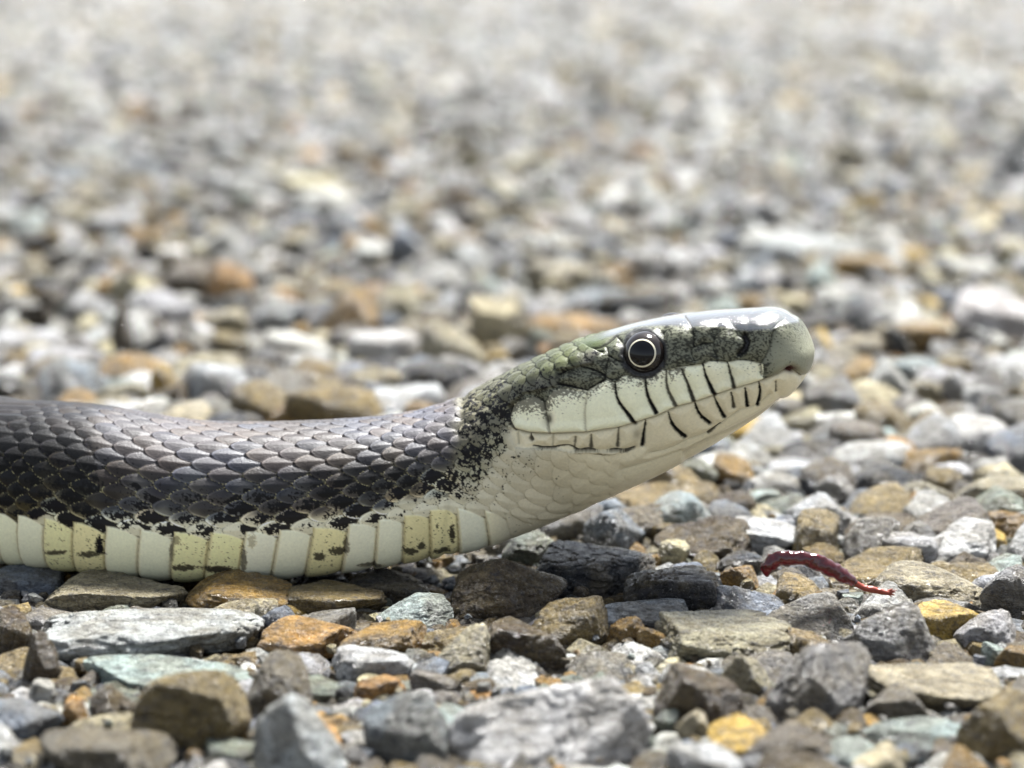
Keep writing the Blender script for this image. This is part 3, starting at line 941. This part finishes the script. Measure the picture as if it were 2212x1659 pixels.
# eye socket, nostril, brow
EU, EV = c1((797, 480))[0]
de = np.hypot((U - EU) / 0.95, V - EV)
hx = (cuall > 1150)[:, None]
H += hx * (-0.7 * sstep(52, 30, de) + 0.10 * np.exp(-((de - 50) / 7.0) ** 2) * (V < EV + 15))
nd_ = dist_poly(c1((1528, 345), (1548, 400), (1530, 450), (1492, 482)), U, V)
H += -0.55 * sstep(9, 3, nd_) * hx
H += 0.30 * np.exp(-(((U - c1((1400, 390))[0][0]) / 17) ** 2 + ((V - c1((1400, 390))[0][1]) / 17) ** 2)) * hx
notch = np.exp(-(((U - 1711) / 13) ** 2 + ((V - 799) / 8) ** 2)) * hx
H += -0.3 * notch
# folds of skin: the neck narrows behind the dark collar
H += -0.35 * np.exp(-((U - 996 + (V - 900) * 0.12) / 10.0) ** 2) * (cuall > 850)[:, None]

# --- colour
CTRL = [  # u, v, r, g, b, fleck density (0 none .. 1 solid black)
 (40, 880, .10, .09, .09, .15), (60, 940, .035, .03, .028, .35), (40, 1010, .03, .026, .02, .45), (60, 1070, .06, .055, .03, .62), (150, 900, .12, .11, .11, .1),
 (150, 960, .045, .04, .035, .35), (160, 1040, .035, .03, .025, .45), (170, 1090, .12, .11, .07, .68), (260, 900, .16, .15, .155, .05), (270, 960, .13, .12, .12, .1), (250, 1030, .07, .062, .062, .25), (240, 1085, .06, .056, .055, .4),
 (370, 930, .17, .158, .165, .03), (360, 1000, .15, .138, .145, .05), (350, 1060, .085, .08, .09, .15), (330, 1100, .3, .29, .22, .55), (480, 950, .17, .16, .168, .02), (480, 1010, .14, .13, .14, .05),
 (480, 1060, .08, .085, .10, .1), (450, 1100, .14, .14, .14, .35), (600, 940, .16, .152, .155, .03), (600, 1000, .14, .13, .138, .05), (590, 1050, .075, .08, .095, .1), (580, 1090, .10, .105, .11, .35),
 (700, 940, .16, .15, .15, .05), (700, 990, .12, .112, .11, .1), (690, 1030, .045, .042, .045, .25), (700, 1070, .05, .04, .035, .5), (800, 930, .19, .18, .19, .04), (800, 980, .08, .075, .075, .2), (800, 1020, .03, .028, .028, .4), (800, 1060, .07, .065, .05, .66),
 (900, 910, .24, .225, .235, .03), (900, 960, .18, .168, .175, .05), (890, 1005, .06, .063, .07, .25), (880, 1045, .12, .11, .08, .66), (970, 890, .26, .24, .25, .05), (965, 950, .25, .235, .245, .05), (955, 985, .12, .115, .125, .2),
 (1015, 880, .14, .13, .08, .50), (1015, 930, .14, .13, .09, .56), (1010, 980, .17, .16, .10, .60), (1060, 850, .17, .165, .095, .42), (1060, 910, .16, .155, .11, .54), (1070, 960, .26, .25, .17, .52), (1020, 1020, .32, .31, .21, .50),
 (1130, 810, .12, .125, .065, .30), (1140, 860, .17, .17, .12, .48), (1180, 790, .10, .112, .05, .26), (1220, 770, .11, .125, .05, .22), (1230, 820, .22, .215, .165, .36), (1170, 840, .18, .18, .135, .46), (1280, 735, .07, .095, .025, .10), (1290, 780, .17, .165, .13, .35),
 (1100, 1000, .5, .46, .33, .25), (1060, 1050, .6, .56, .41, .16), (1000, 1060, .5, .47, .34, .42), (960, 1050, .35, .33, .22, .55), (1120, 960, .55, .52, .39, .14), (1200, 1010, .56, .51, .36, .02), (1150, 1080, .6, .55, .4, .0), (1300, 1000, .56, .51, .36, .0),
 (1050, 1120, .62, .58, .43, .0), (990, 1100, .66, .63, .47, .10), (930, 1105, .66, .64, .5, .25), (870, 1105, .62, .6, .44, .38), (800, 1100, .5, .48, .34, .55), (720, 1110, .5, .48, .35, .52), (640, 1115, .5, .48, .36, .5), (540, 1120, .5, .48, .36, .5), (430, 1125, .56, .55, .43, .42), (330, 1125, .5, .5, .4, .42), (250, 1115, .45, .44, .34, .48), (150, 1110, .3, .28, .17, .55), (60, 1100, .2, .18, .09, .55),
 (500, 1160, .68, .66, .5, .12), (700, 1160, .68, .66, .5, .14), (850, 1145, .70, .68, .53, .10), (300, 1160, .68, .66, .5, .10), (100, 1140, .62, .59, .42, .10)]
CT = np.array(CTRL)
_p = (CT[:, 1] >= 1100) & (CT[:, 1] < 1130) & (CT[:, 0] < 850) & (CT[:, 2] > 0.25)
CT[_p, 1] += 16
_t = (CT[:, 0] > 1040) & (CT[:, 0] < 1320) & (CT[:, 1] < 880)
CT[_t, 2:5] *= 0.6
CT[CT[:, 0] < 200, 2:5] *= np.where(CT[CT[:, 0] < 200, 1] < 1095, 0.38, 1.0)[:, None]
for _u in range(270, 860, 60):
    CT = np.vstack([CT, [_u, 1092 - 0.012 * abs(_u - 500), .16, .155, .15, .45]])
_d = (CT[:, 2] < 0.27) & (CT[:, 0] < 1000)
CT[_d, 2:5] *= np.where(CT[_d, 1] < 1000, 0.26, 0.24)[:, None]
uf, vf = U.ravel(), V.ravel()
acc = np.zeros((len(uf), 4)); wsum = np.zeros(len(uf))
for r_ in CT:
    w = 1.0 / ((((uf - r_[0]) * 0.85) ** 2 + (vf - r_[1]) ** 2) + 120.0) ** 2.2
    acc += w[:, None] * r_[2:]
    wsum += w
acc /= wsum[:, None]
colr = acc[:, :3].reshape(ns, nt, 3)
dens = acc[:, 3].reshape(ns, nt)
fleck_n = fbm(BASE * 2.8 + 40, 3, 11, 0.6)                 # 0..1, mean about .5
fleck_f = fbm(BASE * 5.6 + 10, 2, 23, 0.6)
def fleck(d, n, soft=0.03):
    thr = 0.5 + (d - 0.5) * 0.52
    return sstep(soft, -soft, n - thr)
rough = np.full((ns, nt), 0.44) + 0.14 * (bid - 0.5)
# scales: individual tone, overlap shade painted into dark edges
tone = 0.78 + 0.44 * bid
sc_on = lat * (1 - vmask)
pale_reg = sstep(0.28, 0.5, colr.mean(2))
_h2 = (bid * 7.31) % 1.0
_tint = np.stack([1.16 - 0.26 * _h2, np.ones_like(_h2), 0.84 + 0.36 * _h2], -1)
colr = colr * (1 + (_tint - 1) * (sc_on * (1 - pale_reg) * sstep(1000, 940, U))[..., None])
colr = colr * (1 + ((tone - 1) * sc_on * (1 - 0.6 * pale_reg))[..., None])
_r0 = sstep(1.7, 0.9, rr) * (rr > -1) * sstep(200, 280, U) * sstep(1010, 950, U)
colr = colr * (1 - 0.8 * _r0[..., None]) + np.array([.70, .67, .50]) * 0.8 * _r0[..., None]
dens = dens * (1 - 0.12 * _r0)
dens = dens + np.where(dens > 0.3, (0.75 * (0.42 - bE) * sstep(7.0, 4.5, rr) * (0.15 + 0.85 * sstep(1000, 930, U)) + (0.30 + 0.45 * sstep(1000, 930, U)) * (bid - 0.5)) * sc_on, 0)
flk = fleck(dens, 0.62 * fleck_n + 0.38 * fleck_f) * (dens > 0.015)
BLACK = np.array([.007, .0065, .008])
colr = colr * (1 - flk[..., None] * .985) + BLACK * (flk * .985)[..., None]
rim = (sstep(0.66, 0.80, bE) * sstep(0.97, 0.88, bE) * (bdu < 0.05) * inside) * sc_on * (1 - pale_reg) * sstep(1010, 970, U)  # rear tip edges lightened, a glint painted into the scale colour
colr = colr * (1 + 1.0 * rim[..., None])
_e0 = 0.88 - 0.16 * sstep(1000, 1060, U) * (V < 900)
skin = np.where(inside, sstep(_e0, 0.98, bE) * 0.92, 1.0) * sc_on  # black skin between scales, edge shade painted onto the scales too
front = sstep(0.15, 0.5, bdu) * 0.55 * sc_on  # fronts tucked under neighbours darkened, overlap shade put into colour
skc = np.where((pale_reg > 0.5)[..., None], np.array([.22, .18, .11]), np.array([.008, .0075, .007]))
_y = (sstep(6.5, 4.0, rr) * sstep(0.50, 0.56, fleck_f) * (rr > 0) * sstep(1000, 960, U))[..., None]
skc = np.where(((rr < 2.6) & (rr > 0) & (U < 1000))[..., None], np.array([.05, .042, .03]), skc)
skc = skc * (1 - _y) + np.array([.36, .33, .18]) * _y
k_ = np.clip(np.maximum(skin, front * (1 - pale_reg)) * (1 - 0.35 * pale_reg), 0, 1)
colr = colr * (1 - k_[..., None]) + skc * k_[..., None]
# belly plates: cream, every other pair yellower, with smudges
CREAM, YEL = np.array([.89, .84, .59]), np.array([.80, .73, .40])
YELLOW_IDS = {3, 4, 7, 8, 11, 14, 15}
yel = np.isin(vid, list(YELLOW_IDS)) | ((vid < 0) & ((vid % 4) < 2))
ven = np.where(yel[..., None], YEL, CREAM) * (0.92 + 0.16 * _hash(vid, vid * 0, vid * 0, 9))[..., None]
edge = sstep(0.10, 0.02, np.minimum(fr, 1 - fr))
ven = ven * (1 - 0.45 * edge[..., None]) + np.array([.30, .24, .13]) * 0.45 * edge[..., None]
vsp = fleck(np.where(yel, .20, .02), 0.5 * fleck_n + 0.5 * fleck_f, .05) * yel
smud = np.zeros((ns, nt))
for (x, y, a, b, s_) in [(216, 1178, 8, 20, 1), (198, 1194, 28, 6, .9), (120, 1190, 22, 5, .9), (400, 1222, 26, 6, .9), (470, 1225, 32, 7, .95), (527, 1205, 7, 22, .8), (372, 1190, 6, 20, .6),
                         (690, 1198, 12, 8, .9), (730, 1188, 18, 9, .9), (748, 1178, 7, 16, .7), (885, 1186, 15, 7, .9), (910, 1176, 10, 7, .9), (977, 1152, 6, 18, .95), (955, 1186, 20, 5, .9), (380, 1164, 10, 8, .6), (800, 1216, 26, 4, .8), (545, 1166, 8, 14, .5)]:
    q = ((U - x) / a) ** 2 + ((V - y) / b) ** 2
    smud = np.maximum(smud, s_ * sstep(1.5, 0.75, q + (fleck_f - 0.5) * 2.6))
vdark = np.clip(np.maximum(vsp * .9, smud), 0, 1)
ven = ven * (1 - vdark[..., None]) + np.array([.008, .007, .010]) * vdark[..., None]
vm_ = (vmask * sstep(1110, 1030, U) * np.where(coarse > 0, 1, 1))[..., None]
colr = colr * (1 - vm_) + ven * vm_

# head colouring
onhead = (cuall > 1060)[:, None] & True
CREAMH, SIDE, TOP, NOSE, CHIN = (np.array(q) for q in ((.83, .80, .58), (.135, .14, .098), (.03, .032, .025), (.27, .31, .19), (.72, .66, .47)))
hd_n = 0.3 * fleck_n + 0.7 * fleck_f
hc = np.broadcast_to(SIDE, (ns, nt, 3)).copy()
hdens = np.full((ns, nt), 0.50)
m = (V < vbrow)
tb = sstep(4, -4, V - vbrow + 2)
hc = hc * (1 - tb[..., None]) + TOP * tb[..., None]
hdens = hdens * (1 - tb) + 0.35 * tb
ol = np.exp(-(((U - 1275) / 45) ** 2 + ((V - 735) / 22) ** 2))
hc = hc * (1 - ol[..., None]) + np.array([.045, .062, .016]) * ol[..., None]
hdens *= (1 - 0.85 * ol)
nose = sstep(1625, 1690, U - (V - 720) * 0.15)
_g = sstep(680, 770, V)[..., None]
hc = hc * (1 - nose[..., None]) + (np.array([.055, .06, .04]) * (1 - _g) + np.array([.25, .252, .178]) * _g) * nose[..., None]
hdens = hdens * (1 - nose) + (0.44 - 0.4 * sstep(680, 770, V)) * nose
lab = sstep(-2, 2, V - vt) * (U < 1648)
labdark = sstep(46, 2, V - vt) * 0.56
labdark = np.where(U > 1480, labdark * 0.35, labdark) + 0.34 * sstep(1290, 1120, U) * sstep(18, 55, vm - V)
hc = hc * (1 - lab[..., None]) + CREAMH * lab[..., None]
hdens = hdens * (1 - lab) + labdark * lab
low = sstep(-1, 2, V - vm)
hc = hc * (1 - low[..., None]) + CHIN * low[..., None]
hdens *= (1 - low)
green = sstep(1500, 1600, U) * sstep(1650, 1600, U) * lab * (1 - low)
hc = hc * (1 - 0.35 * green[..., None]) + np.array([.5, .52, .38]) * 0.35 * green[..., None]
bl = np.exp(-(((U - 1183) / 9) ** 2 + ((V - 905) / 12) ** 2)) * 1.3 + np.exp(-(((U - 1376) / 10) ** 2 + ((V - 938) / 14) ** 2)) * 0.55
hf = np.maximum(0.85 * fleck(hdens, hd_n, .06) * (hdens > 0.02), np.clip(bl, 0, 1) * 0.9)
hc = hc * (1 - .9 * hf[..., None]) + BLACK * .9 * hf[..., None]
hc = hc * (1 - dark[..., None]) + np.array([.005, .005, .005]) * dark[..., None]
ml = mline * np.exp(-(dm / 2.6) ** 2) * 0.6
hc = hc * (1 - ml[..., None]) + np.array([.10, .075, .045]) * ml[..., None]
nz2 = np.clip(notch * 1.5, 0, 1)
hc = hc * (1 - nz2[..., None]) + np.array([.06, .02, .015]) * nz2[..., None]
nn = sstep(9, 4, nd_)
hc = hc * (1 - nn[..., None]) + np.array([.012, .012, .012]) * nn[..., None]
er = sstep(60, 50, de) * (hx * 1.0)
hc = hc * (1 - er[..., None]) + np.array([.03, .03, .03]) * er[..., None]
wp = np.where(below & (U > 1112), sstep(1180, 1300, U), plate) * onhead
colr = colr * (1 - wp[..., None]) + hc * wp[..., None]
tb = tb * sstep(1240, 1320, U)
rough = rough * (1 - wp) + (0.30 - 0.21 * tb) * wp
rough = np.maximum(rough, 0.65 * np.clip(dark * 1.5, 0, 1) * wp)
rough = np.maximum(rough, 0.6 * np.maximum(flk * (1 - wp), skin * (1 - pale_reg)))
rough = rough * (1 - vm_[..., 0]) + 0.30 * vm_[..., 0]

spec = 0.24 * (1 - 0.4 * sstep(260, 120, U)) * (1 - pale_reg) + 0.22 * pale_reg
_tm = sstep(1000, 1060, U) * (V < 900) * (1 - pale_reg)
rough = rough - 0.08 * _tm * (1 - wp)
spec = spec * (1 - wp) + (0.28 + 0.72 * tb) * wp
spec = spec * (1 - 0.85 * np.maximum(np.maximum(0.5 * flk * (1 - wp), k_ * (1 - pale_reg)), wp * np.maximum(dark, hf * (1 - tb))))
VERT = BASE + NOR * H[..., None]
ii, jj = np.meshgrid(np.arange(ns - 1), np.arange(nt), indexing='ij')
j2 = (jj + 1) % nt
quads = np.stack([ii * nt + jj, ii * nt + j2, (ii + 1) * nt + j2, (ii + 1) * nt + jj], -1).reshape(-1, 4)
if not FLIP:
    pass
quads = quads if FLIP else quads[:, ::-1]
snake_loc = np.array([Cm[0][0] + 40, 294.5, 0.0])
snake = link('snake', None, loc=snake_loc, label='grey and black scaled snake with cream belly and raised head on the gravel', cat='snake')
bm_ = mesh_np('body', (VERT - snake_loc).reshape(-1, 3), quads, True, np.clip(colr, 0.008, .8).reshape(-1, 3), rough.reshape(-1), np.clip(spec, 0.03, 1).reshape(-1))
_w = bm_.attributes.new('Wet', 'FLOAT', 'POINT')
_w.data.foreach_set('value', np.clip(tb * wp * (1 - dark) * sstep(1285, 1330, U), 0, 1).astype(np.float32).ravel())
link('body', bm_, M_SKIN, parent=snake)

# eyes
def eye_frame(i, j, mirror):
    p, n = BASE[i, j].copy(), NOR[i, j].copy()
    if mirror:
        L = Lall[i]
        p = p - 2 * np.dot(p - Call[i], L) * L
        n = n - 2 * np.dot(n, L) * L
    return p, n
dd = np.where((sg > 0)[None] & hx, de, 1e9)
ei, ej = np.unravel_index(np.argmin(dd), dd.shape)
M_IRIS = simple('dark_brown_iris', (.012, .009, .008), 0.03, Specular_IOR_Level=0.45)
M_RING = simple('pale_yellow_iris_edge', (.60, .56, .42), 0.12)
M_PUPIL = simple('black_pupil', (.001, .001, .002), 0.04, Specular_IOR_Level=0.3)
def cap(r, a0, a1, na, nb=48, sx=1.0):
    """spherical band about +Z from polar angle a0 to a1"""
    al = np.linspace(a0, a1, na)
    be = np.linspace(0, 2 * np.pi, nb, endpoint=False)
    P = np.stack([np.sin(al)[:, None] * np.cos(be) * r * sx, np.sin(al)[:, None] * np.sin(be) * r, np.cos(al)[:, None] * np.ones(nb) * r], -1)
    a, b = np.meshgrid(np.arange(na - 1), np.arange(nb), indexing='ij')
    b2 = (b + 1) % nb
    Q = np.stack([a * nb + b, (a + 1) * nb + b, (a + 1) * nb + b2, a * nb + b2], -1).reshape(-1, 4)
    return P.reshape(-1, 3), Q
for mir in (False, True):
    p, n = eye_frame(ei, ej, mir)
    n = n / np.linalg.norm(n)
    # gaze turned a little towards level
    n = n + np.array([0, 0, -0.12]); n /= np.linalg.norm(n)
    r = 2.75
    c = p - n * 1.75
    z = Vector(n); q = z.to_track_quat('Z', 'Y')
    eo = link('eye', mesh_np('eye', *cap(r, 0.002, math.pi * 0.75, 40)), M_IRIS, parent=snake, loc=c - snake_loc)
    eo.rotation_euler = q.to_euler()
    link('iris_edge', mesh_np('iris_edge', *cap(r + 0.012, 0.575, 0.66, 8)), M_RING, parent=eo)
    link('pupil', mesh_np('pupil', *cap(r + 0.016, 0.002, 0.578, 16)), M_PUPIL, parent=eo)

# ------------------------------------------------------------------ red stalk lying on the stones
def tube(cen, rads, nseg=20, seed=3, flat=1.0, lump=0.2):
    cen = np.array(cen, float)
    q = np.concatenate([[0], np.cumsum(np.linalg.norm(np.diff(cen, axis=0), axis=1))])
    s = np.linspace(0, q[-1], 90)
    C, Rr = spline(q, cen, s), np.maximum(spline(q, np.array(rads, float), s), 0.02)
    T = np.gradient(C, axis=0); T /= np.linalg.norm(T, axis=1, keepdims=True)
    ref = np.array([0, 1.0, 0])
    N = np.cross(T, ref); N /= np.linalg.norm(N, axis=1, keepdims=True)
    B = np.cross(T, N)
    a = np.linspace(0, 2 * np.pi, nseg, endpoint=False)
    P = C[:, None] + Rr[:, None, None] * (np.cos(a)[None, :, None] * N[:, None] + flat * np.sin(a)[None, :, None] * B[:, None])
    nn = fbm(P * 1.3, 3, seed) - 0.5
    P = P + (P - C[:, None]) * (nn * lump * 4)[..., None]
    i, j = np.meshgrid(np.arange(89), np.arange(nseg), indexing='ij')
    j2 = (j + 1) % nseg
    Q = np.stack([i * nseg + j, i * nseg + j2, (i + 1) * nseg + j2, (i + 1) * nseg + j], -1).reshape(-1, 4)
    return P.reshape(-1, 3), Q
def c5(*p): return [(1415.7 + 0.36 * x, 1106 + 0.36 * y) for x, y in p]
YR = ground_y(1345)
def line5(*p): return unproject(*np.array(c5(*p)).T, YR)
root = line5((900, 380))[0]
M_RED = simple('dark_red_translucent_stalk', (.085, .003, .006), 0.14, Transmission_Weight=0.6, Coat_Weight=0.3, scale=600.0)
M_FRAY = simple('rusty_frayed_fibre', (.20, .03, .012), 0.35, scale=900.0)
st = link('plant_stalk', None, loc=root, label='curled dark red translucent stalk lying across the stones in front of the snake', cat='plant stalk')
P, Q = tube(line5((672, 388), (672, 345), (700, 305), (780, 278), (900, 280), (1020, 322), (1110, 375), (1180, 412), (1215, 430)), [.15, .75, .92, .9, .88, .92, .85, .6, .25], flat=0.9)
link('stalk', mesh_np('stalk', P - root, Q), M_RED, parent=st)
P, Q = tube(line5((1195, 425), (1240, 450), (1320, 470), (1400, 486)), [.35, .34, .38, .30], lump=.2, seed=8)
link('frayed_end', mesh_np('frayed_end', P - root, Q), M_FRAY, parent=st)
for k, (dx, dy, l) in enumerate([(20, -26, .14), (38, -6, .16), (30, 14, .15), (12, 24, .12), (44, -18, .1)]):
    P, Q = tube(line5((1380, 480), (1400 + dx * .4, 483 + dy * .5), (1405 + dx, 486 + dy)), [.2, l, .05], nseg=8, lump=.1, seed=k)
    link('fibre', mesh_np('fibre', P - root, Q), M_FRAY, parent=st)
